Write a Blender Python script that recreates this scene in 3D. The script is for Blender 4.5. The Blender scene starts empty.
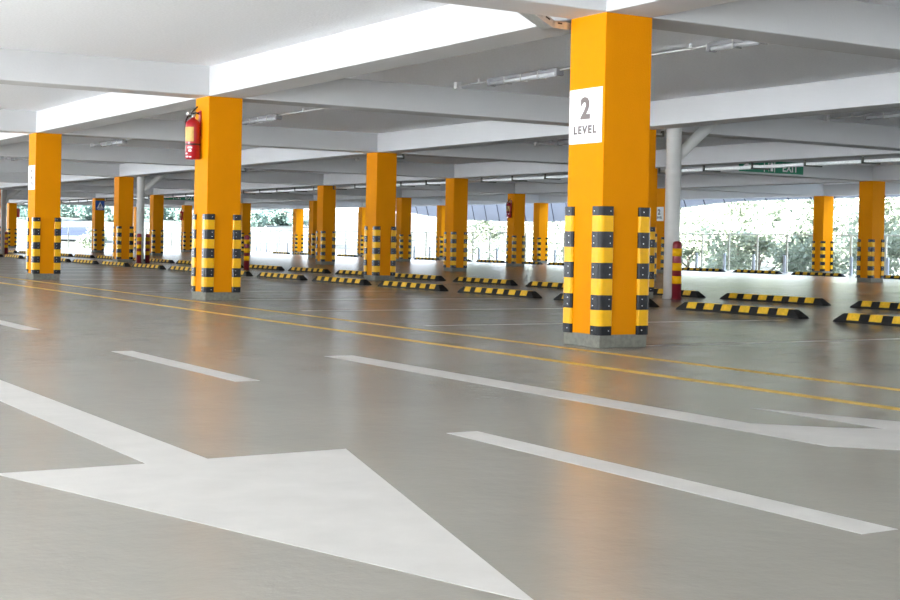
import bpy, bmesh, math, random
from mathutils import Vector, Matrix
random.seed(7)
scn = bpy.context.scene
col = scn.collection
PI = math.pi

# ------------------------------------------------------------------ materials
def newmat(name):
    m = bpy.data.materials.new(name); m.use_nodes = True
    nt = m.node_tree; nt.nodes.clear()
    out = nt.nodes.new('ShaderNodeOutputMaterial')
    b = nt.nodes.new('ShaderNodeBsdfPrincipled')
    nt.links.new(b.outputs[0], out.inputs[0])
    return m, nt, b

def noise_node(nt, scale, detail=4, rough=.55, stretch=None):
    tc = nt.nodes.new('ShaderNodeTexCoord')
    n = nt.nodes.new('ShaderNodeTexNoise')
    n.inputs['Scale'].default_value = scale
    n.inputs['Detail'].default_value = detail
    n.inputs['Roughness'].default_value = rough
    if stretch:
        mp = nt.nodes.new('ShaderNodeMapping'); mp.inputs['Scale'].default_value = stretch
        nt.links.new(tc.outputs['Object'], mp.inputs[0]); nt.links.new(mp.outputs[0], n.inputs['Vector'])
    else:
        nt.links.new(tc.outputs['Object'], n.inputs['Vector'])
    return n

def ramp(nt, src, p0, c0, p1, c1):
    r = nt.nodes.new('ShaderNodeValToRGB')
    e = r.color_ramp.elements
    e[0].position = p0; e[0].color = (*c0, 1); e[1].position = p1; e[1].color = (*c1, 1)
    nt.links.new(src, r.inputs[0]); return r

def mat(name, c, rough=.6, spec=.5, metal=0, var=.08, scale=6, bump=0, bscale=120):
    m, nt, b = newmat(name)
    b.inputs['Roughness'].default_value = rough
    b.inputs['Specular IOR Level'].default_value = spec
    b.inputs['Metallic'].default_value = metal
    n = noise_node(nt, scale)
    r = ramp(nt, n.outputs[0], .3, tuple(x * (1 - var) for x in c), .7, tuple(min(1, x * (1 + var)) for x in c))
    nt.links.new(r.outputs[0], b.inputs['Base Color'])
    if bump:
        n2 = noise_node(nt, bscale, 3)
        bp = nt.nodes.new('ShaderNodeBump'); bp.inputs['Strength'].default_value = bump
        bp.inputs['Distance'].default_value = .01
        nt.links.new(n2.outputs[0], bp.inputs['Height']); nt.links.new(bp.outputs[0], b.inputs['Normal'])
    return m

M = {}
M['orange'] = mat('orange_paint', (.70, .248, .001), .6, .05, var=.03, scale=3, bump=.25, bscale=90)
M['plinth'] = mat('plinth_concrete', (.20, .197, .165), .85, .2, var=.18, scale=25, bump=.4)
M['rubber'] = mat('black_rubber', (.007, .0075, .0095), .2, .14, var=.3, scale=30)
M['rubber_matt'] = mat('wheel_stop_rubber', (.014, .0138, .014), .55, .18, var=.3, scale=30)
M['yellow'] = mat('reflective_yellow', (.80, .42, .003), .3, .15, var=.05, scale=20)
M['yellow_block'] = mat('yellow_block', (.80, .47, .02), .5, .4, var=.16, scale=25)
M['bolt'] = mat('zinc_bolt', (.6, .6, .6), .35, .5, metal=.8)
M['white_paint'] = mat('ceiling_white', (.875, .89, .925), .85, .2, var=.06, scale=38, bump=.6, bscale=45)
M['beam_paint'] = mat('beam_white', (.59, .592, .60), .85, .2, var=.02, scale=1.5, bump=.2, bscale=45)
M['pipe'] = mat('drainpipe_grey', (.60, .60, .58), .4, .4, var=.03)
M['red'] = mat('red_enamel', (.36, .008, .016), .28, .5, var=.06)
M['bollard_red'] = mat('bollard_red', (.21, .010, .022), .4, .5, var=.12)
M['label_yellow'] = mat('label_yellow', (.56, .37, .10), .45, .4, var=.12, scale=30)
M['label_white'] = mat('label_white', (.85, .85, .84), .45, .4, var=.03)
M['black'] = mat('black_plastic', (.02, .02, .022), .45, .4)
M['sign_white'] = mat('sign_white', (.86, .865, .87), .4, .4, var=.015)
M['sign_grey'] = mat('sign_lettering', (.155, .125, .12), .5, .3, var=.05)
M['sign_blue'] = mat('sign_blue', (.015, .065, .33), .4, .4, var=.04)
M['sign_green'] = mat('sign_green', (.005, .20, .10), .4, .4, var=.04)
M['steel'] = mat('galvanised_steel', (.55, .56, .55), .38, .5, metal=.7, var=.12, scale=20)
M['bracket'] = mat('dark_bracket', (.10, .10, .085), .5, .4, metal=.3)
M['conduit'] = mat('conduit_pvc', (.66, .66, .67), .4, .4)
M['lamp_body'] = mat('lamp_body', (.33, .33, .35), .5, .4)
M['road_white'] = mat('road_white', (.52, .508, .49), .6, .35, var=.06, scale=5, bump=.1)
M['road_yellow'] = mat('road_yellow', (.72, .47, .10), .5, .3, var=.14, scale=7)
M['road_faint'] = mat('bay_white', (.60, .59, .575), .5, .4, var=.2, scale=5)
M['fence'] = mat('fence_cream', (.60, .58, .48), .5, .4)
M['wire'] = mat('fence_wire', (.20, .19, .16), .45, .4, metal=.3)
M['post_white'] = mat('post_white', (.56, .60, .66), .5, .4)
M['ground_mat'] = mat('pale_dry_ground', (.60, .595, .56), .95, .1, var=.22, scale=.08)
M['dry_grass'] = mat('dry_grass_slope', (.085, .088, .075), .95, .1, var=.6, scale=.15)
M['bark'] = mat('bark', (.16, .13, .10), .9, .2, var=.3, scale=8)
M['awning'] = mat('awning_panel', (.27, .28, .315), .6, .3, var=.06, scale=.4)
M['awning_seam'] = mat('awning_seam', (.06, .06, .08), .6, .3)
M['tent_blue'] = mat('tent_blue', (.008, .014, .042), .7, .3)
M['tent_top'] = mat('tent_top', (.035, .042, .06), .7, .3)

def glass_tube():
    m, nt, b = newmat('lamp_tube_cover')
    b.inputs['Base Color'].default_value = (.72, .74, .78, 1)
    b.inputs['Roughness'].default_value = .25
    n = noise_node(nt, 8)
    r = ramp(nt, n.outputs[0], .3, (.62, .64, .68), .7, (.76, .78, .82))
    nt.links.new(r.outputs[0], b.inputs['Base Color'])
    return m
M['tube'] = glass_tube()

def leaf_mat(name, c0, c1):
    m, nt, b = newmat(name)
    n = noise_node(nt, 1.1, 4)
    r = ramp(nt, n.outputs[0], .3, c0, .7, c1)
    nt.links.new(r.outputs[0], b.inputs['Base Color'])
    b.inputs['Roughness'].default_value = .6
    tr = nt.nodes.new('ShaderNodeBsdfTranslucent')
    nt.links.new(r.outputs[0], tr.inputs[0])
    mx = nt.nodes.new('ShaderNodeMixShader'); mx.inputs[0].default_value = .35
    nt.links.new(b.outputs[0], mx.inputs[1]); nt.links.new(tr.outputs[0], mx.inputs[2])
    out = [x for x in nt.nodes if x.type == 'OUTPUT_MATERIAL'][0]
    nt.links.new(mx.outputs[0], out.inputs[0])
    return m
M['leaf_dark'] = leaf_mat('leaf_dark', (.10, .12, .082), (.24, .27, .19))
M['leaf_mid'] = leaf_mat('leaf_mid', (.16, .185, .125), (.37, .40, .30))
M['leaf_pale'] = leaf_mat('leaf_pale', (.26, .285, .21), (.50, .52, .43))
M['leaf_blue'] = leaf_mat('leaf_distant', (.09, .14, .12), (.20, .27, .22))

def floor_mat():
    m, nt, b = newmat('sealed_concrete')
    n = noise_node(nt, .55, 6, .6)
    r = ramp(nt, n.outputs[0], .28, (.268, .254, .222), .75, (.325, .308, .270))
    n2 = noise_node(nt, 2.2, 8, .7, (1.0, .35, 1))
    r2 = ramp(nt, n2.outputs[0], .3, (.93, .925, .91), .7, (1, 1, 1))
    mx = nt.nodes.new('ShaderNodeMix'); mx.data_type = 'RGBA'; mx.blend_type = 'MULTIPLY'
    mx.inputs['Factor'].default_value = 1
    nt.links.new(r.outputs[0], mx.inputs['A']); nt.links.new(r2.outputs[0], mx.inputs['B'])
    nt.links.new(mx.outputs['Result'], b.inputs['Base Color'])
    b.inputs['Roughness'].default_value = .25
    b.inputs['Specular IOR Level'].default_value = .5
    n4 = noise_node(nt, 9, 5, .65)
    bp = nt.nodes.new('ShaderNodeBump'); bp.inputs['Strength'].default_value = .5; bp.inputs['Distance'].default_value = .006
    nt.links.new(n4.outputs[0], bp.inputs['Height']); nt.links.new(bp.outputs[0], b.inputs['Normal'])
    return m
M['floor'] = floor_mat()

# ------------------------------------------------------------------ mesh helpers
class MB:
    """collects shapes and links them as ONE mesh object"""
    def __init__(s): s.bm = bmesh.new(); s.mats = []
    def mi(s, m):
        if m not in s.mats: s.mats.append(m)
        return s.mats.index(m)
    def face(s, pts, m):
        f = s.bm.faces.new([s.bm.verts.new(p) for p in pts]); f.material_index = s.mi(m); return f
    def box(s, x0, y0, z0, x1, y1, z1, m, bevel=0):
        g = bmesh.ops.create_cube(s.bm, size=1)
        for v in g['verts']:
            v.co = Vector((x0 + (v.co.x + .5) * (x1 - x0), y0 + (v.co.y + .5) * (y1 - y0), z0 + (v.co.z + .5) * (z1 - z0)))
        fs = list({f for v in g['verts'] for f in v.link_faces})
        k = s.mi(m)
        for f in fs: f.material_index = k
        if bevel:
            es = list({e for f in fs for e in f.edges})
            r = bmesh.ops.bevel(s.bm, geom=es, offset=bevel, segments=1, affect='EDGES', profile=.5)
            for f in r['faces']: f.material_index = k
        return s
    def prism(s, poly, z0, z1, m):
        """extrude a 2D polygon (counter-clockwise) along z"""
        a = [s.bm.verts.new((x, y, z0)) for x, y in poly]; b = [s.bm.verts.new((x, y, z1)) for x, y in poly]
        k = s.mi(m); n = len(poly)
        fs = [s.bm.faces.new(list(reversed(a))), s.bm.faces.new(b)]
        for i in range(n): fs.append(s.bm.faces.new([a[i], a[(i + 1) % n], b[(i + 1) % n], b[i]]))
        for f in fs: f.material_index = k
        return s
    def tube(s, p0, p1, r, m, seg=12, r1=None, cap=True):
        p0, p1 = Vector(p0), Vector(p1); d = p1 - p0
        q = d.to_track_quat('Z', 'Y').to_matrix()
        r1 = r if r1 is None else r1; k = s.mi(m)
        A, B = [], []
        for i in range(seg):
            a = 2 * PI * i / seg; u = Vector((math.cos(a), math.sin(a), 0))
            A.append(s.bm.verts.new(p0 + q @ (u * r))); B.append(s.bm.verts.new(p1 + q @ (u * r1)))
        for i in range(seg):
            f = s.bm.faces.new([A[i], A[(i + 1) % seg], B[(i + 1) % seg], B[i]]); f.material_index = k; f.smooth = True
        if cap:
            f = s.bm.faces.new(list(reversed(A))); f.material_index = k
            f = s.bm.faces.new(B); f.material_index = k
        return s
    def path(s, pts, r, m, seg=8):
        for a, b in zip(pts, pts[1:]): s.tube(a, b, r, m, seg)
        return s
    def lathe(s, prof, m, seg=24, c=(0, 0, 0), a0=0, a1=2 * PI):
        """prof: list of (radius, z[, material])"""
        full = abs(a1 - a0 - 2 * PI) < 1e-6
        n = seg if full else seg + 1
        rings = []
        for p in prof:
            rings.append([s.bm.verts.new((c[0] + p[0] * math.cos(a0 + (a1 - a0) * i / seg), c[1] + p[0] * math.sin(a0 + (a1 - a0) * i / seg), c[2] + p[1])) for i in range(n)])
        for j in range(len(prof) - 1):
            mm = prof[j][2] if len(prof[j]) > 2 else m
            for i in range(seg):
                i2 = (i + 1) % n
                f = s.bm.faces.new([rings[j][i], rings[j][i2], rings[j + 1][i2], rings[j + 1][i]])
                f.material_index = s.mi(mm); f.smooth = True
        return s
    def build(s, name, parent=None, smooth=False):
        bmesh.ops.remove_doubles(s.bm, verts=s.bm.verts, dist=1e-5)
        bmesh.ops.recalc_face_normals(s.bm, faces=s.bm.faces)
        me = bpy.data.meshes.new(name); s.bm.to_mesh(me); s.bm.free()
        for m in s.mats: me.materials.append(M[m])
        o = bpy.data.objects.new(name, me); col.objects.link(o)
        if parent: o.parent = parent
        return o

def thing(name, label, cat, loc=(0, 0, 0), rz=0, group=None):
    o = bpy.data.objects.new(name, None); col.objects.link(o)
    o.empty_display_size = .2; o.location = loc; o.rotation_euler = (0, 0, rz)
    return tag(o, label, cat, group)
def tag(o, label, cat, group=None):
    o['label'] = label; o['category'] = cat; o['kind'] = 'thing'
    if group: o['group'] = group
    return o
def struct(o): o['kind'] = 'structure'; return o
def copy_tree(o, parent=None):
    c = o.copy(); col.objects.link(c)
    if parent: c.parent = parent
    for ch in [x for x in PARTS if x.parent == o]: PARTS.append(copy_tree(ch, c))
    return c
PARTS = []
def part(o): PARTS.append(o); return o
ORD = ['first', 'second', 'third', 'fourth', 'fifth', 'sixth', 'seventh', 'eighth', 'ninth', 'tenth', 'eleventh', 'twelfth', 'thirteenth',
       'fourteenth', 'fifteenth', 'sixteenth', 'seventeenth', 'eighteenth', 'nineteenth', 'twentieth']

def text_obj(body, name, mat_name, size, sx, parent, loc, rot, bold=0.0, extrude=.0015, wh=None, spc=1.0):
    cu = bpy.data.curves.new(name, 'FONT'); cu.body = body; cu.size = size
    cu.align_x = 'CENTER'; cu.align_y = 'CENTER'; cu.extrude = extrude; cu.offset = bold; cu.resolution_u = 6; cu.space_character = spc
    t = bpy.data.objects.new(name, cu); col.objects.link(t)
    bpy.context.view_layer.update()
    me = bpy.data.meshes.new_from_object(t.evaluated_get(bpy.context.evaluated_depsgraph_get()))
    col.objects.unlink(t); bpy.data.objects.remove(t)
    xs = [v.co.x for v in me.vertices]; ys = [v.co.y for v in me.vertices]
    cx, cy = (min(xs) + max(xs)) / 2, (min(ys) + max(ys)) / 2
    sy = 1
    if wh: sx = wh[0] / (max(xs) - min(xs)); sy = wh[1] / (max(ys) - min(ys))
    for v in me.vertices: v.co.x = (v.co.x - cx) * sx; v.co.y = (v.co.y - cy) * sy
    me.materials.clear(); me.materials.append(M[mat_name]); me.name = name
    o = bpy.data.objects.new(name, me); col.objects.link(o)
    o.parent = parent; o.location = loc; o.rotation_euler = rot
    return o

# ------------------------------------------------------------------ plan (metres; camera at the origin)
ROW = [6.633, 13.496, 20.363, 27.931, 34.766]     # near corner x of every column row
Y0, DY, W = 8.62, 8.194, .458
def CY(i): return Y0 + DY * i
HB, HC = 2.6, 2.975                                # underside of beams, of slab
XA, XB, YA, YB = -8.4, 35.5, -32.0, 87.5

# ---- setting
o = struct(MB().box(XA, YA, -.3, XB + .4, YB, 0, 'floor').build('floor'))
o = struct(MB().box(XA, YA, HC, XB, YB, HC + .25, 'white_paint').build('ceiling'))
struct(MB().box(XB - .2, YA, HC + .25, XB, YB, 4.6, 'beam_paint').build('wall_sun_screen'))  # unseen upstand added on the roof edge to keep sun off the awning
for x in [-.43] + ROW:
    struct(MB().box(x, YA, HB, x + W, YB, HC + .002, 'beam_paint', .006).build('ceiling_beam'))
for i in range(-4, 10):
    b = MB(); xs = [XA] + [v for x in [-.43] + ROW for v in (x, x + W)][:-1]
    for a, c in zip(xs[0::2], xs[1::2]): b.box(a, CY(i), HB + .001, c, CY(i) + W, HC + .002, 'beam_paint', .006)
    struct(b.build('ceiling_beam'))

# ---- columns -------------------------------------------------------
GB0, GB1 = .10, 1.10
def guard_mesh(b):
    """L-shaped corner guard at the +x,+y corner of a column whose corner is the origin; arms run to -x and -y"""
    t, a = .024, .105
    bands = [.072, .124, .116, .126, .124, .118, .124, .124, .072]
    k = (GB1 - GB0) / sum(bands); z = GB0
    prof = [(-a, 0), (-a, t * .45), (-a + .012, t)]
    for q in range(8):
        an = PI / 2 * (1 - q / 7); prof.append((t - .044 + .044 * math.cos(an), t - .044 + .044 * math.sin(an)))
    prof += [(t, -a + .012), (t * .45, -a), (0, -a), (0, 0)]
    prof = list(reversed(prof))
    for q, h in enumerate(bands):
        b.prism(prof, z, z + h * k, 'yellow' if q % 2 else 'rubber')
        if q % 2 == 0:
            for zz in ((z + h * k / 2,) if q in (0, 8) else (z + h * k * .28, z + h * k * .72)):
                b.tube((-a * .62, t - .001, zz), (-a * .62, t + .004, zz), .0045, 'bolt', 6)
                b.tube((t - .001, -a * .62, zz), (t + .004, -a * .62, zz), .0045, 'bolt', 6)
        z += h * k
    return b
def make_column():
    root = thing('parking_column', 'x', 'column', (0, 0, 0))
    p = .006
    part(MB().box(-p, -p, 0, W + p, W + p, .103, 'plinth', .006).build('concrete_plinth', root))
    part(MB().box(0, 0, .10, W, W, HB, 'orange', .004).build('shaft', root))
    g0 = None
    for k, (cx, cy, rz) in enumerate(((W, W, 0), (0, W, PI / 2), (0, 0, PI), (W, 0, -PI / 2))):
        if g0 is None: g = g0 = guard_mesh(MB()).build('corner_guard', root)
        else: g = g0.copy(); col.objects.link(g); g.parent = root
        g.location = (cx, cy, 0); g.rotation_euler = (0, 0, rz); part(g)
        g['label'] = 'black and yellow banded corner guard'
    return root
CL = {
 (0, 0): 'big nearest orange column with white level sign and striped corner guards',
 (0, 1): 'tall orange column carrying the large red fire extinguisher beside yellow floor lines',
 (0, 2): 'orange column with narrow level sign where the yellow floor lines fade away',
 (1, 1): 'orange column strip directly behind the big signed column and beside thick grey drainpipe',
 (1, 2): 'orange column standing among wheel stops with a small dark bracket at its top',
 (1, 3): 'orange column hidden behind the extinguisher column, single red bollard beside it',
 (1, 4): 'dark orange column beside the grey drainpipe with two red and yellow bollards',
 (1, 5): 'orange column almost hidden behind the one with narrow level sign',
 (1, 6): 'orange column beside the drainpipe at the very left edge of the photo',
 (2, 2): 'orange column strip squeezed between the big signed column and the grey drainpipe',
 (2, 3): 'orange column in the middle of the picture, cable tray meeting its top on both sides',
 (2, 4): 'orange column overlapping a thinner one behind it, between two wheel stop rows and fence',
 (2, 5): 'orange column of the tray row hidden behind the extinguisher column',
 (2, 6): 'orange column standing next to the pair of red and yellow bollards, under small green sign',
 (2, 7): 'orange column with square blue pedestrian sign near its top',
 (2, 8): 'orange column of the tray row hidden behind the column with narrow level sign',
 (2, 9): 'small bright orange column with red box on its side near the left edge',
 (3, 2): 'orange column closest to the right edge of the photo, with green trees behind it',
 (3, 3): 'distant orange column with small white level sign peeping out beside the drainpipe',
 (3, 4): 'distant orange column carrying a small fire extinguisher in front of the awning',
 (3, 5): 'orange column half hidden behind the column with the dark top bracket',
 (3, 6): 'thin orange column overlapped by a wider one in front of it on its right side',
 (3, 7): 'pale orange column peeping out to the right of the extinguisher column',
 (3, 8): 'small distant orange column with a red extinguisher on its left face',
 (3, 9): 'thin orange sliver between the drainpipe with two bollards and the column before it',
 (4, 3): 'orange column by the fence with a wheel stop lying across its foot, trees behind',
 (4, 4): 'orange column at the fence hidden behind the thick grey drainpipe',
 (4, 5): 'small orange column at the fence beneath awning, beside the big signed column',
 (4, 6): 'small orange column at the fence, just left of the middle column with the tray',
 (4, 7): 'small orange column at the fence just left of the column with dark top bracket',
 (4, 8): 'small lone orange column against the white hillside at the fence',
}
ROWG = ['columns along the yellow floor lines', 'columns between the wheel stop rows', 'columns under the cable tray', 'columns of the far aisle', 'columns at the fence']
proto = None
for (i_row, i), lab in CL.items():
    if proto is None: c = proto = make_column()
    else: c = copy_tree(proto)
    c.location = (ROW[i_row], CY(i), 0)
    tag(c, lab, 'column', ROWG[i_row])

# ---- painted markings ---------------------------------------------
def flat(name, polys, m, label, cat='road marking', group=None, h=.0007):
    b = MB()
    for p in polys: b.prism(p, 0.0, h, m)
    o = b.build(name); tag(o, label, cat, group); return o
def rect(x0, y0, x1, y1): return [(x0, y0), (x1, y0), (x1, y1), (x0, y1)]
flat('floor_arrow', [[(1.645, 8.6), (1.65, 4.715), (1.13, 4.72), (1.785, 2.52), (2.45, 4.745), (1.885, 4.73), (1.885, 8.6)]], 'road_white',
     'large white painted straight arrow on the floor closest to the camera', group='floor arrows')
flat('floor_arrow', [[(4.265, 8.62), (4.265, 4.02), (4.46, 3.82), (4.62, 3.745), (4.93, 3.70), (4.92, 2.85), (5.40, 4.0), (4.92, 5.16), (4.93, 4.31), (4.75, 4.43), (4.62, 4.56), (4.485, 4.70), (4.485, 8.62)]],
     'road_white', 'white painted turning arrow with bent head cut by the right edge of photo', group='floor arrows')
for k, lab in ((0, 'white lane dash nearest the camera, to the right of the large straight arrow'),
               (1, 'white lane dash lying between the large arrow and the extinguisher column'),
               (2, 'white lane dash cut off by the left edge of the photo')):
    flat('lane_dash', [rect(3.035, 2.73 + 4.50 * k, 3.185, 4.97 + 4.45 * k)], 'road_white', lab, group='lane dashes')
flat('edge_line', [rect(5.565, YA + 1, 5.665, 84)], 'road_yellow', 'yellow floor line farther from the column bases, nearer the camera', group='yellow walkway lines')
flat('edge_line', [rect(6.35, YA + 1, 6.445, 84)], 'road_yellow', 'yellow floor line running close past the column bases', group='yellow walkway lines')
for k in range(0, 12):
    y = 8.70 + DY / 3 * k
    x0 = 7.12 if k % 3 == 0 else 6.75
    flat('bay_line', [rect(x0, y, 11.4, y + .075)], 'road_faint',
         'thin faint white parking bay line, %s in order from the right edge of photo' % ORD[k], group='thin bay lines')

# ---- wheel stops ---------------------------------------------------
def make_stop():
    L, Wd, H = 2.16, .16, .10
    root = thing('wheel_stop', 'x', 'wheel stop')
    b = MB(); bm = b.bm; m = b.mi('rubber_matt')
    e = .13
    lo = [(0, 0, 0), (Wd, 0, 0), (Wd, L, 0), (0, L, 0)]
    mid = [(.0, .012, .02), (Wd, .012, .02), (Wd, L - .012, .02), (0, L - .012, .02)]
    hi = [(.035, e, H), (Wd - .035, e, H), (Wd - .035, L - e, H), (.035, L - e, H)]
    R = [[bm.verts.new(p) for p in r] for r in (lo, mid, hi)]
    for a, c in zip(R, R[1:]):
        for i in range(4): bm.faces.new([a[i], a[(i + 1) % 4], c[(i + 1) % 4], c[i]])
    bm.faces.new(R[2]); bm.faces.new(list(reversed(R[0])))
    part(b.build('rubber_body', root))
    # six yellow blocks, wrapped over the sloping sides and the top
    for q in range(6):
        y0 = .20 + q * .318; y1 = y0 + .17; t = .004
        def sl(z): return .035 * (z - .02) / .08
        pr = [(sl(.028) - t, .028), (.035 - t * .6, H + t), (Wd - .035 + t * .6, H + t), (Wd - sl(.028) + t, .028), (Wd - sl(.028) - .01, .028), (Wd - .045, H - .01), (.045, H - .01), (sl(.028) + .01, .028)]
        bb = MB(); A = [bb.bm.verts.new((x, y0, z)) for x, z in pr]; B = [bb.bm.verts.new((x, y1, z)) for x, z in pr]
        bb.mi('yellow_block'); n = len(pr)
        for i in range(n): bb.bm.faces.new([A[i], A[(i + 1) % n], B[(i + 1) % n], B[i]])
        for V in (A, B):
            bb.bm.faces.new([V[0], V[1], V[6], V[7]]); bb.bm.faces.new([V[1], V[2], V[5], V[6]]); bb.bm.faces.new([V[2], V[3], V[4], V[5]])
        part(bb.build('yellow_block', root))
    return root
stop0 = None
def place_stop(x, y, label, group):
    global stop0
    if stop0 is None: s = stop0 = make_stop()
    else: s = copy_tree(stop0)
    s.location = (x, y - 1.02, 0); tag(s, label, 'wheel stop', group)
    s.rotation_euler = (0, 0, random.uniform(-.006, .006))
for k in range(-1, 15):
    place_stop(11.80, 12.63 + 2.665 * k, 'black rubber wheel stop with yellow blocks in nearest row, %s from right edge of photo' % ORD[k + 1], 'wheel stops of the nearest row')
for k in range(-1, 19):
    place_stop(14.98, 12.63 + 2.665 * k, 'black and yellow wheel stop of the second row, %s counting from the right edge' % ORD[k + 1], 'wheel stops of the second row')
for k in range(-1, 16):
    place_stop(32.2, 30.95 + 2.65 * k, 'small distant wheel stop lying before the fence, %s from right edge of photo' % ORD[k + 1], 'wheel stops along the fence')

# ---- drainpipes and bollards --------------------------------------
def make_pipe():
    root = thing('drainpipe', 'x', 'pipe')
    r = .118
    part(MB().lathe([(r + .012, 0), (r + .012, .05), (r, .055), (r, 1.9), (r + .006, 1.905), (r + .006, 2.0), (r, 2.005), (r, HC - .002)], 'pipe', 24).build('riser', root))
    part(MB().tube((.0, .0, 2.14), (.90, .0, 2.87), .088, 'pipe', 20).build('branch', root))
    return root
pp = make_pipe(); PIPES = [((14.19, 16.67), 'thick light grey drainpipe with slanting branch, beside the big signed column'),
  ((14.13, 41.25), 'light grey drainpipe with slanting branch standing behind two red and yellow bollards'),
  ((14.24, 58.46), 'light grey drainpipe cut off by the left edge of the photo')]
for k, ((x, y), lab) in enumerate(PIPES):
    p = pp if k == 0 else copy_tree(pp)
    p.location = (x, y, 0); tag(p, lab, 'pipe', 'grey drainpipes')
def make_bollard():
    root = thing('bollard', 'x', 'bollard'); r = .071
    prof = [(0.001, .0), (r, .0), (r, .84), (r - .01, .87), (r - .03, .885), (.001, .89)]
    part(MB().lathe(prof, 'bollard_red', 20).build('post', root))
    part(MB().lathe([(.001, .0), (r + .02, .0), (r + .02, .012), (r, .014)], 'bollard_red', 20).build('base_plate', root))
    for z in (.24, .44, .66):
        part(MB().lathe([(r, z), (r + .003, z), (r + .003, z + .115), (r, z + .115)], 'yellow', 20).build('yellow_band', root))
    return root
b0 = make_bollard()
for k, (x, y, lab) in enumerate(((14.07, 16.40, 'red and yellow bollard in front of the thick drainpipe by the big signed column'),
        (14.02, 41.0, 'left red and yellow bollard of the pair before the drainpipe'),
        (14.43, 41.42, 'right red and yellow bollard of the pair beside the drainpipe'),
        (14.14, 33.08, 'red and yellow bollard peeping out beside the extinguisher column'),
        (14.26, 58.0, 'red and yellow bollard near the drainpipe at the left edge of photo'))):
    p = b0 if k == 0 else copy_tree(b0)
    p.location = (x, y, 0); tag(p, lab, 'bollard', 'red and yellow pipe bollards')

# ---- fire extinguishers -------------------------------------------
def make_ext():
    root = thing('fire_extinguisher', 'x', 'fire extinguisher')
    r = .094
    part(MB().lathe([(.001, 0), (r - .012, 0), (r, .012), (r, .44), (r * .93, .475), (r * .62, .505), (.03, .52), (.025, .535), (.001, .535)], 'red', 28).build('cylinder_body', root))
    part(MB().lathe([(r + .0015, .225), (r + .0015, .41)], 'label_yellow', 14, a0=math.radians(150), a1=math.radians(255)).build('yellow_label', root))
    part(MB().lathe([(r, .18), (r + .004, .182), (r + .004, .198), (r, .2)], 'black', 28).build('strap', root))
    for a0, a1, z0, z1 in ((155, 178, .10, .165), (205, 245, .135, .155), (215, 240, .095, .12), (185, 205, .06, .08), (188, 215, .02, .04), (222, 240, .02, .035)):
        part(MB().lathe([(r + .0016, z0), (r + .0016, z1)], 'label_white', 5, a0=math.radians(a0), a1=math.radians(a1)).build('printed_mark', root))
    v = MB().tube((0, 0, .53), (0, 0, .575), .021, 'steel', 12).tube((-.005, 0, .555), (-.06, .02, .555), .011, 'black', 8)
    v.tube((-.05, .02, .585), (-.075, .025, .585), .018, 'label_white', 10)
    part(v.build('valve', root))
    hd = MB().path([(-.03, 0, .575), (.03, -.01, .60), (.075, -.015, .585)], .009, 'black', 8)
    hd.path([(-.03, 0, .585), (.02, -.01, .645), (.055, -.015, .68)], .011, 'black', 8)
    part(hd.build('handle', root))
    part(MB().path([(-.06, .02, .555), (-.085, .03, .50), (-.082, .045, .40), (-.075, .055, .28)], .011, 'black', 8).build('hose', root))
    part(MB().box(.085, -.03, .30, .1, .03, .63, 'red').box(.05, -.02, .598, .1, .02, .612, 'red').build('wall_bracket', root))
    return root
e0 = make_ext()
EX = [((6.633 - .102, 17.09, 1.80), 0, 'large red fire extinguisher hanging on the column beside yellow floor lines'),
      ((27.931 - .102, CY(4) + .2, 1.74), 0, 'small red fire extinguisher on distant column in front of the awning'),
      ((27.931 - .102, CY(8) + .2, 1.74), 0, 'tiny red fire extinguisher on the distant column right of the two bollards'),
      ((20.363 + W + .102, CY(9) + .12, 1.78), PI, 'tiny red fire extinguisher on the small column near the left edge of photo')]
for k, (p, rz, lab) in enumerate(EX):
    e = e0 if k == 0 else copy_tree(e0)
    e.location = p; e.rotation_euler = (0, 0, rz); tag(e, lab, 'fire extinguisher', 'fire extinguishers hung on columns')

# ---- level signs ---------------------------------------------------
def make_level():
    root = thing('level_sign', 'x', 'sign')
    part(MB().box(-.006, -.212, 0, 0, .212, .432, 'sign_white', .001).build('board', root))
    rt = (PI / 2, 0, -PI / 2)
    o = text_obj('2', 'numeral', 'sign_grey', .265, .92, root, (-.0075, 0, .278), rt, .011, wh=(.125, .175)); part(o)
    o = text_obj('LEVEL', 'word', 'sign_grey', .108, .80, root, (-.0075, 0, .108), rt, .0048, wh=(.295, .066), spc=1.3); part(o)
    sc = MB()
    for y in (-.13, .13):
        for z in (.025, .41): sc.tube((-.006, y, z), (-.009, y, z), .006, 'bolt', 8)
    part(sc.build('screw', root))
    return root
l0 = make_level()
for k, (r, i, lab) in enumerate(((0, 0, 'white sign reading 2 LEVEL on the big nearest orange column'),
        (0, 2, 'narrow looking white level sign on column where the yellow lines fade away'),
        (3, 3, 'tiny white level sign on the distant column beside the thick drainpipe'))):
    s = l0 if k == 0 else copy_tree(l0)
    s.location = (ROW[r], CY(i) + W / 2 + .005, 1.595); tag(s, lab, 'sign', 'white level signs')

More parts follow.
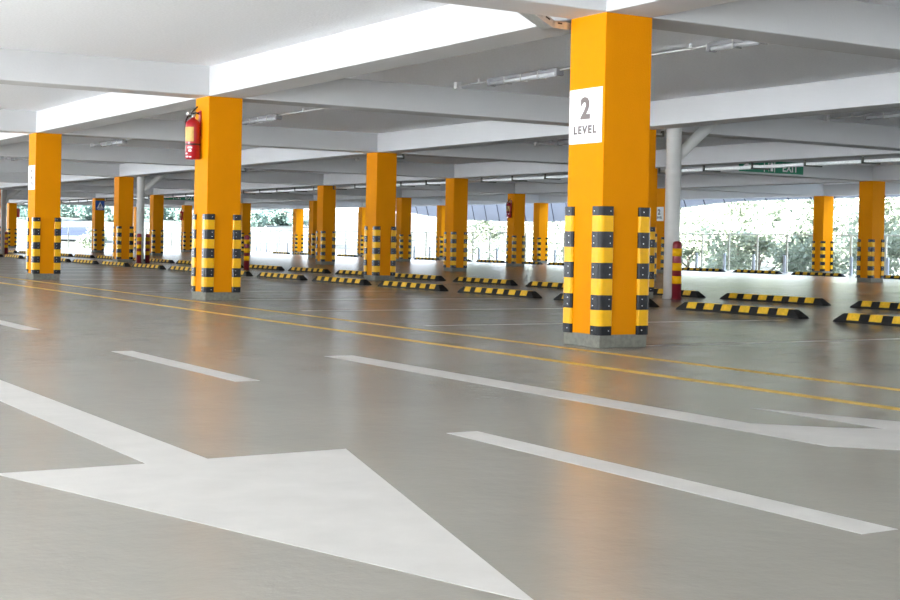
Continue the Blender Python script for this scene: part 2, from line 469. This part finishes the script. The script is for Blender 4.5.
# ---- pedestrian sign ----------------------------------------------
root = thing('pedestrian_sign', 'square blue pedestrian crossing sign with white triangle on a distant orange column', 'sign', (20.363 + .235, CY(7), 2.03))
MB().box(-.215, -.012, 0, .215, 0, .45, 'sign_blue', .001).build('board', root)
b = MB()
b.bm.faces.new([b.bm.verts.new(p) for p in ((-.165, -.0135, .075), (.165, -.0135, .075), (0, -.0135, .40))]); b.mi('sign_white')
b.build('white_triangle', root)
f = MB().tube((.005, -.0145, .285), (.005, -.0165, .285), .026, 'black', 12)
for pts, w in ((((0, .26), (-.005, .19)), .024), (((-.005, .19), (-.05, .10)), .014), (((-.005, .19), (.045, .10)), .014), (((0, .25), (.05, .19)), .011), (((0, .25), (-.05, .20)), .011)):
    (x0, z0), (x1, z1) = pts; f.tube((x0, -.0155, z0), (x1, -.0155, z1), w * .8, 'black', 6)
f.build('walking_figure', root)
b = MB(); b.box(-.12, -.0135, .028, .12, -.012, .05, 'sign_white'); b.build('white_bar', root)

# ---- exit signs ----------------------------------------------------
def make_exit():
    root = thing('exit_sign', 'x', 'sign')
    part(MB().box(0, -.02, 0, 2.12, 0, .29, 'sign_green', .002).build('board', root))
    part(text_obj('EXIT', 'word', 'sign_white', .27, .95, root, (1.68, -.0215, .145), (PI / 2, 0, 0), .006))
    a = MB()
    a.box(.80, -.022, .02, .825, -.0205, .27, 'sign_white'); a.box(1.14, -.022, .02, 1.165, -.0205, .27, 'sign_white')
    a.box(1.02, -.022, .04, 1.10, -.0205, .25, 'sign_white')
    a.tube((.955, -.0205, .225), (.955, -.0225, .225), .022, 'sign_white', 10)
    for (x0, z0), (x1, z1), w in (((.95, .2), (.92, .12), .018), ((.92, .12), (.86, .10), .012), ((.92, .12), (.96, .04), .012), ((.95, .19), (.99, .14), .009), ((.95, .19), (.88, .17), .009)):
        a.tube((x0, -.0215, z0), (x1, -.0215, z1), w, 'sign_white', 6)
    part(a.build('running_figure', root))
    w = MB()
    for pts in ([(.12, .145), (.3, .235), (.3, .175), (.62, .175), (.62, .115), (.3, .115), (.3, .055)],):
        vs = [w.bm.verts.new((x, -.0215, z)) for x, z in pts]; w.bm.faces.new(vs); w.mi('sign_white')
    part(w.build('arrow', root))
    return root
x0 = make_exit()
for k, (x, i, lab) in enumerate(((23.31, 2, 'green exit sign on the ceiling beam behind the cable tray, right of drainpipe'),
                                (23.45, 7, 'tiny green exit sign on the distant beam left of the extinguisher column'))):
    s = x0 if k == 0 else copy_tree(x0)
    s.location = (x, CY(i) - .001, HB + .045); tag(s, lab, 'sign', 'green exit signs')

# ---- ceiling lamps with conduit ------------------------------------
def make_lamp():
    root = thing('batten_lamp', 'x', 'lamp')
    L = 1.5
    part(MB().box(-.055, 0, -.045, .055, L, 0, 'lamp_body', .008).build('housing', root))
    t = MB()
    for x in (-.03, .03): t.tube((x, .03, -.065), (x, L - .03, -.065), .024, 'tube', 10)
    part(t.build('tube_cover', root))
    for y in (0, L): part(MB().box(-.06, y - .025, -.095, .06, y + .025, -.002, 'lamp_body', .01).build('end_cap', root))
    for y in (.375, .75, 1.125): part(MB().box(-.062, y - .008, -.098, .062, y + .008, -.002, 'steel').build('clip', root))
    return root
lamp0 = None
LL = {}
def place_lamp(x, y, lab):
    global lamp0
    if lamp0 is None: s = lamp0 = make_lamp()
    else: s = copy_tree(lamp0)
    s.location = (x, y, HC - .03); tag(s, lab, 'lamp', 'batten lamps under the slab')
NAMEROW = ['nearest ceiling strip', 'second ceiling strip']
for q, x in enumerate((9.97, 17.0)):
    for i in range(0, 6):
        bay = ['first', 'second', 'third', 'fourth', 'fifth', 'sixth'][i]
        for s, dy in (('right', 1.02), ('left', 5.25)):
            lab = 'grey batten lamp, %s, %s bay from right, %s one' % (NAMEROW[q], bay, s)
            if (q, i, s) == (0, 0, 'right'): lab = 'grey batten lamp under the slab just right of the big signed column'
            if (q, i, s) == (0, 0, 'left'): lab = 'grey batten lamp under the slab just left of the big signed column'
            if (q, i, s) == (0, 1, 'left'): lab = 'grey batten lamp just right of the extinguisher column top'
            place_lamp(x, CY(i) + dy, lab)
        y0, y1 = CY(i) + W, CY(i + 1)
        c = MB().tube((x, y0 + .6, HC - .055), (x, y1 - .6, HC - .055), .011, 'conduit', 8)
        for yy in (y0 + .6, y1 - .6): c.box(x - .04, yy - .04, HC - .09, x + .04, yy + .04, HC - .001, 'conduit', .005)
        for t in range(5): yy = y0 + 1.0 + t * 1.4; c.box(x - .015, yy - .01, HC - .07, x + .015, yy + .01, HC - .001, 'conduit')
        tag(c.build('conduit'), 'thin pale conduit between lamps, %s, %s bay from right' % (NAMEROW[q], bay), 'conduit', 'lamp conduits')

# ---- cable tray along the third column row -------------------------
tr = thing('cable_tray', 'long galvanised cable tray hanging just under the beam behind the middle column', 'cable tray', (21.02, 0, 0))
b = MB(); TY0, TY1 = 8.0, 84.0
for x in (-.10, .10): b.box(x - .004, TY0, 2.50, x + .004, TY1, 2.56, 'steel')
y = TY0
while y < TY1:
    b.box(-.10, y, 2.50, .10, y + .07, 2.506, 'steel'); y += .16
b.build('ladder_tray', tr)
b = MB()
for x, r, m in ((-.05, .016, 'lamp_body'), (0, .02, 'lamp_body'), (.05, .014, 'bracket')): b.tube((x, TY0, 2.506 + r), (x, TY1, 2.506 + r), r, m, 8)
b.build('cables', tr)
y = TY0 + .3 - .02
while y < TY1:
    if any(-.06 < y - CY(i) < W + .06 for i in range(0, 10)): y += 1.5; continue
    MB().box(-.36, y - .02, 2.47, .13, y + .02, 2.498, 'bracket').box(-.36, y - .02, 2.47, -.33, y + .02, HB - .001, 'bracket').box(.105, y - .02, 2.47, .13, y + .02, 2.57, 'bracket').build('bracket', tr); y += 1.5

# tray stub behind the beam beside the big signed column
st = thing('cable_tray', 'short perforated steel cable tray end bending down beside top of the big signed column', 'cable tray', (0, CY(0) + W, 0))
def tray_piece(b, p, q):
    p, q = Vector(p), Vector(q); d = (q - p).normalized(); n = Vector((-d.z, 0, d.x))
    hgt = .06
    for y in (.02, .17):
        a0, a1 = p, q
        b.face([(a0.x, y, a0.z), (a1.x, y, a1.z), (a1.x + n.x * hgt, y, a1.z + n.z * hgt), (a0.x + n.x * hgt, y, a0.z + n.z * hgt)], 'steel')
    b.face([(p.x, .02, p.z), (q.x, .02, q.z), (q.x, .17, q.z), (p.x, .17, p.z)], 'steel')
    L = (q - p).length; k = 0
    while (k + 1) * .09 < L:
        c = p + d * (.045 + k * .09); e = c + d * .045
        u = n * .035; w = n * .048
        b.face([(c.x + u.x, .0185, c.z + u.z), (e.x + u.x, .0185, e.z + u.z), (e.x + w.x, .0185, e.z + w.z), (c.x + w.x, .0185, c.z + w.z)], 'black')
        k += 1
b = MB()
for p, q in (((5.7, 0, 2.80), (6.18, 0, 2.66)), ((6.18, 0, 2.66), (6.47, 0, 2.52)), ((6.47, 0, 2.52), (6.63, 0, 2.515)), ((6.63, 0, 2.515), (6.95, 0, 2.515))): tray_piece(b, p, q)
b.build('perforated_tray', st)
b = MB().tube((6.2, .1, 2.69), (6.47, .1, 2.54), .014, 'conduit', 8).tube((6.47, .1, 2.54), (6.95, .1, 2.54), .014, 'conduit', 8); b.build('cables', st)
# dark bracket ends showing beside the tops of second-row columns
for i, lab in ((1, 'small dark bracket at ceiling between the big signed column and drainpipe'),
               (2, 'small dark bracket at the top corner of column among the wheel stops'),
               (3, 'small dark bracket at ceiling just right of the extinguisher column')):
    b = MB().box(-.02, -.05, 2.50, .16, .0, 2.53, 'bracket').box(.13, -.05, 2.50, .16, 0, HB - .004, 'bracket').box(.0, -.04, 2.53, .13, .3, 2.56, 'steel')
    o = b.build('cable_bracket'); o.location = (ROW[1] + W + .04, CY(i) + .1, 0); tag(o, lab, 'bracket', 'dark cable brackets')

# ---- fence ---------------------------------------------------------
def fence(label, horiz, p0, p1, step, first):
    """posts, top rail and wires along x (horiz) or y"""
    if horiz: root = thing('wire_fence', label, 'fence', (p0[0], p0[1], 0)); L = p1[0] - p0[0]; ax = Vector((1, 0, 0))
    else: root = thing('wire_fence', label, 'fence', (p0[0], p0[1], 0)); L = p1[1] - p0[1]; ax = Vector((0, 1, 0))
    t = first; m0 = None
    while t < L:
        if m0 is None:
            q = MB().box(-.03, -.03, 0, .03, .03, 1.30, 'fence', .004).box(-.06, -.06, 0, .06, .06, .012, 'fence').build('post', root); m0 = q
        else: q = m0.copy(); col.objects.link(q); q.parent = root
        q.location = ax * t; t += step
    z = 1.31
    MB().tube((0, 0, z), tuple(ax * L + Vector((0, 0, z))), .022, 'fence', 8).build('top_rail', root)
    for k in range(6):
        z = .16 + k * .18
        MB().tube((0, 0, z), tuple(ax * L + Vector((0, 0, z))), .008, 'wire', 6).build('wire', root)
fence('long cream wire fence with posts at the right side, green trees behind it', False, (35.42, 22.0), (35.42, YB - .3), 1.46, .35)
fence('cream wire fence at the far end before the white hillside', True, (4.0, YB - .25), (35.3, YB - .25), 1.68, 1.1)
sp = None; npost = 0
for k in range(0, 34):
    y = 30.58 + 1.5 * k
    if any(abs(y - CY(i) - W / 2) < .36 for i in range(2, 10)): continue
    if sp is None: s = sp = MB().box(-.035, -.05, 0, .035, .05, .60, 'post_white', .01).box(-.07, -.08, 0, .07, .08, .015, 'post_white', .002).build('short_post')
    else: s = sp.copy(); col.objects.link(s)
    s.location = (34.9, y, 0); npost += 1
    tag(s, 'short pale post just before the wire fence, number %d from the right edge of photo' % npost, 'post', 'short posts before the fence')

# ---- awning beyond the last row -----------------------------------
PR = [(30, 2.66), (36.7, 2.665), (38.5, 2.655), (40.4, 2.64), (41.4, 2.60), (43.6, 2.46), (47, 2.17), (50, 1.97), (52.5, 1.885), (55.6, 1.88), (58, 1.92), (60.5, 1.99), (63.7, 2.15), (66.4, 2.38), (69, 2.55), (72, 2.66)]
def zb(y):
    for (a, za), (b_, zb_) in zip(PR, PR[1:]):
        if a <= y <= b_: return za + (zb_ - za) * (y - a) / (b_ - a)
    return 2.66
b = MB(); ys = [30 + .575 * k for k in range(74)]
def awn(y, t, n=0): return (37.75 + .25 * t, y + .06 * (1 - t), 3.15 + (zb(y) - 3.15) * t - n)
for a, c in zip(ys, ys[1:]):
    f = b.face([awn(a, 0), awn(c, 0), awn(c, 1), awn(a, 1)], 'awning'); f = b.face([awn(a, 0, -.06), awn(c, 0, -.06), awn(c, 1, -.06), awn(a, 1, -.06)], 'awning')
    b.face([awn(a, 1), awn(c, 1), awn(c, 1, -.06), awn(a, 1, -.06)], 'awning')
aw = b.build('awning'); tag(aw, 'grey panelled awning sagging along the outside edge above the fence and trees', 'awning')
for k in range(0, 74, 2):
    p, q = Vector(awn(ys[k], 0, .012)), Vector(awn(ys[k], 1, .012)); MB().tube(p, q, .025, 'awning_seam', 6).build('seam', aw)

# ---- outside: terrain, trees, bush, tent ---------------------------
def sstep(a, b_, v): t = max(0, min(1, (v - a) / (b_ - a))); return t * t * (3 - 2 * t)
def gz(x, y):
    far = -.9 + 1.5 * sstep(88, 118, y) + 2.6 * sstep(115, 190, y) + 5 * sstep(190, 330, y)
    side = -4.0 + 7 * sstep(75, 160, x)
    k = sstep(62, 96, y)
    z = side * (1 - k) + far * k
    if x < 20: z = z * (1 - sstep(0, 20, 20 - x) * (1 - k)) + -.9 * sstep(0, 20, 20 - x) * (1 - k)
    return z + .25 * math.sin(x * .13 + 1) * math.sin(y * .11)
b = MB(); bm = b.bm; b.mi('ground_mat')
xs = [-140 + 7 * k for k in range(52)]; ysg = [-90 + 7 * k for k in range(68)]
V = [[bm.verts.new((x, y, min(gz(x, y), -.5) if (-6 < x < 44 and y < 95) else gz(x, y))) for x in xs] for y in ysg]
for j in range(len(ysg) - 1):
    for i in range(len(xs) - 1):
        f = bm.faces.new([V[j][i], V[j][i + 1], V[j + 1][i + 1], V[j + 1][i]]); f.smooth = True
        if (xs[i] > 8 and ysg[j] > 86) or xs[i] > 40: f.material_index = b.mi('dry_grass')
struct(b.build('ground_outside'))

def crown_mesh(name, m, n, leaf, rx, rz_, clumps, seed):
    rnd = random.Random(seed); b = MB(); b.mi(m)
    cs = []
    for k in range(clumps):
        a = rnd.uniform(0, 2 * PI); u = rnd.uniform(-1, 1); rr = rnd.uniform(.45, 1) ** .6
        cs.append((Vector((rx * rr * math.sqrt(1 - u * u) * math.cos(a), rx * rr * math.sqrt(1 - u * u) * math.sin(a), rz_ * rr * u)), rnd.uniform(.22, .42) * rx))
    for k in range(n):
        c, r = rnd.choice(cs)
        d = Vector((rnd.gauss(0, 1), rnd.gauss(0, 1), rnd.gauss(0, .8))).normalized() * r * rnd.uniform(.3, 1.05)
        p = c + d
        nn = Vector((rnd.gauss(0, 1), rnd.gauss(0, 1), rnd.gauss(.4, 1))).normalized()
        q = nn.to_track_quat('Z', 'Y').to_matrix(); s = leaf * rnd.uniform(.6, 1.3); a = rnd.uniform(0, PI)
        u = q @ Vector((math.cos(a), math.sin(a), 0)) * s; w = q @ Vector((-math.sin(a), math.cos(a), 0)) * s * .55
        f = bm_face(b.bm, [p - u, p + w, p + u, p - w])
    return b
def bm_face(bm, pts): return bm.faces.new([bm.verts.new(x) for x in pts])
def link_crown(b, name):
    me = bpy.data.meshes.new(name); b.bm.to_mesh(me); b.bm.free()
    for m in b.mats: me.materials.append(M[m])
    return me
CROWNS = [link_crown(crown_mesh('crown', mm, 4800, .14, 2.6, 3.0, 46, sd), 'crown') for mm, sd in (('leaf_mid', 1), ('leaf_pale', 2), ('leaf_dark', 3))]
def trunk(root, h, r, seed, spread):
    rnd = random.Random(seed)
    b = MB().tube((0, 0, 0), (.1, .05, h * .55), r, 'bark', 8, r * .75).tube((.1, .05, h * .55), (0, 0, h * .95), r * .75, 'bark', 8, r * .3)
    for k in range(6):
        a = k * 1.1 + rnd.random(); z = h * (.45 + .08 * k)
        b.tube((.08, .04, z), (math.cos(a) * spread, math.sin(a) * spread, z + spread * .8), r * .4, 'bark', 6, r * .12)
    b.build('trunk', root)
KIND = ['bushy mid green tree', 'pale thin leaved tree', 'darker green tree']
def tree(x, y, kind, sc, zc, lab, group):
    z0 = gz(x, y) - .15
    root = thing('tree', lab, 'tree', (x, y, z0), random.uniform(0, 6), group)
    c = bpy.data.objects.new('crown', CROWNS[kind]); col.objects.link(c); c.parent = root
    c.location = (0, 0, zc + .6 - z0); c.scale = (sc, sc, sc * .95)
    trunk(root, max(1.5, zc - z0 + 1.2 * sc), .13 * sc, int(x * 10 + y), 1.5 * sc)
# trees close beyond the fence, listed from the photo's right edge to its middle
TR = [(43.5, 26.5, 1, 1.05, 1.6), (46, 30.2, 0, 1.1, 1.2), (42.8, 31.2, 2, .85, .2), (47.5, 34.8, 1, 1.15, 1.9), (43.2, 36.3, 0, .9, .5), (49, 39.5, 1, 1.1, 2.1), (44.0, 41.8, 2, .85, .1),
      (50, 45, 1, 1.15, 2.0), (45.4, 47.2, 0, .95, .6), (53, 51, 1, 1.1, 1.6), (47.0, 54.0, 0, .95, .4), (54.5, 58.5, 2, 1.1, 1.4), (48.5, 61.5, 1, .95, .4), (56, 67, 0, 1.15, 1.2), (50, 71, 1, .95, .6), (58, 77, 2, 1.15, 1.4), (53, 84, 0, 1.0, 1.2), (52, 37.5, 1, 1.15, 2.4), (55, 44.2, 1, 1.15, 2.5), (52.5, 31.5, 1, 1.15, 2.2)]
TR.sort(key=lambda t: -math.atan2(t[0], t[1]))
for k, (x, y, kd, sc, zc) in enumerate(TR):
    tree(x, y, kd, sc, zc, '%s beyond the wire fence, %s from the right edge of photo' % (KIND[kd], ORD[k]), 'trees beyond the fence')
# treeline on the hillside far behind
rnd = random.Random(5)
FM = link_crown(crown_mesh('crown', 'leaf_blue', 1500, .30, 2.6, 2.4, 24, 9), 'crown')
n = 0
for k in range(20):
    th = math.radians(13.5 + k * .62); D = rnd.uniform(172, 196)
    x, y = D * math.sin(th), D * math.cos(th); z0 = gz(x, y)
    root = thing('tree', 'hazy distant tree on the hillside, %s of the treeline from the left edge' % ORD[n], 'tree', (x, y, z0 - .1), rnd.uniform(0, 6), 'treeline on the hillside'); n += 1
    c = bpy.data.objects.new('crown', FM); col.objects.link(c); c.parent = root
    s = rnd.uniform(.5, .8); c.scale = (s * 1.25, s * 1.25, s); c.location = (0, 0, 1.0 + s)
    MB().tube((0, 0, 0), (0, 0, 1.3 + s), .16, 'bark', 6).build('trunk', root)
# round bush
z0 = gz(28.4, 92.8)
bu = thing('bush', 'round bright green bush behind the far fence beneath the blue tent', 'bush', (28.7, 93.2, z0))
c = bpy.data.objects.new('foliage', link_crown(crown_mesh('foliage', 'leaf_dark', 2600, .085, .95, .62, 26, 21), 'foliage')); col.objects.link(c); c.parent = bu; c.location = (0, 0, .55 - z0)
MB().tube((0, 0, 0), (0, 0, .6 - z0), .05, 'bark', 6).build('stem', bu)
# blue tent on the hillside
tx, ty = 31.8, 109.0; tz = gz(tx, ty)
te = thing('canopy_tent', 'canopy tent with blue sides and pale peaked roof on the white hillside', 'tent', (tx, ty, tz), -.35)
b = MB(); w = 2.1; e = 1.38 - tz; ap = 1.98 - tz
for s in range(4):
    a = [(-w, -w), (w, -w), (w, w), (-w, w)][s]; c = [(w, -w), (w, w), (-w, w), (-w, -w)][s]
    b.face([(a[0], a[1], e), (c[0], c[1], e), (0, 0, ap)], 'tent_top')
b.build('roof', te)
b = MB()
for s in range(4):
    a = [(-w, -w), (w, -w), (w, w), (-w, w)][s]; c = [(w, -w), (w, w), (-w, w), (-w, -w)][s]
    b.face([(a[0], a[1], e), (c[0], c[1], e), (c[0], c[1], e - .62), (a[0], a[1], e - .62)], 'tent_blue')
b.build('side_cloth', te)
for sx in (-1, 1):
    for sy in (-1, 1): MB().tube((sx * w, sy * w, 0), (sx * w, sy * w, e), .04, 'post_white', 8).build('leg', te)

# ------------------------------------------------------------------ light
wd = bpy.data.worlds.new('sky'); scn.world = wd; wd.use_nodes = True
nt = wd.node_tree; bg = nt.nodes['Background']
tc = nt.nodes.new('ShaderNodeTexCoord'); sepx = nt.nodes.new('ShaderNodeSeparateXYZ')
nt.links.new(tc.outputs['Generated'], sepx.inputs[0])
rp = ramp(nt, sepx.outputs['Z'], .0, (.88, .94, 1.0), .6, (.58, .74, 1.0))
nt.links.new(rp.outputs[0], bg.inputs[0]); bg.inputs[1].default_value = 1.05
sl = bpy.data.lights.new('sun', 'SUN'); sl.energy = 13.5; sl.angle = math.radians(1.0); sl.color = (.94, .967, 1.0)
so = bpy.data.objects.new('sun', sl); col.objects.link(so)
d = Vector((1.0, .35, -.385)).normalized()      # towards the scene
so.rotation_euler = d.to_track_quat('-Z', 'Y').to_euler()

# ------------------------------------------------------------------ camera
F, PITCH, ROLL, YAW, SY, H = 1399.51, .0092, .0199, .5482, -44.23, .7927
cd = bpy.data.cameras.new('camera'); cam = bpy.data.objects.new('camera', cd); col.objects.link(cam)
cd.sensor_fit = 'HORIZONTAL'; cd.sensor_width = 36; cd.lens = F / 900 * 36; cd.shift_y = SY / 900
cd.clip_start = .05; cd.clip_end = 1500
mtx = Matrix.Rotation(-YAW, 4, 'Z') @ Matrix.Rotation(PI / 2 - PITCH, 4, 'X') @ Matrix.Rotation(ROLL, 4, 'Z')
cam.matrix_world = Matrix.Translation((0, 0, H)) @ mtx
scn.camera = cam
vs = scn.view_settings
vs.view_transform = 'Standard'; vs.look = 'None'; vs.gamma = 1; vs.use_curve_mapping = False
vs.exposure = 2.97
scn.cycles.max_bounces = 16; scn.cycles.diffuse_bounces = 10; scn.cycles.glossy_bounces = 4
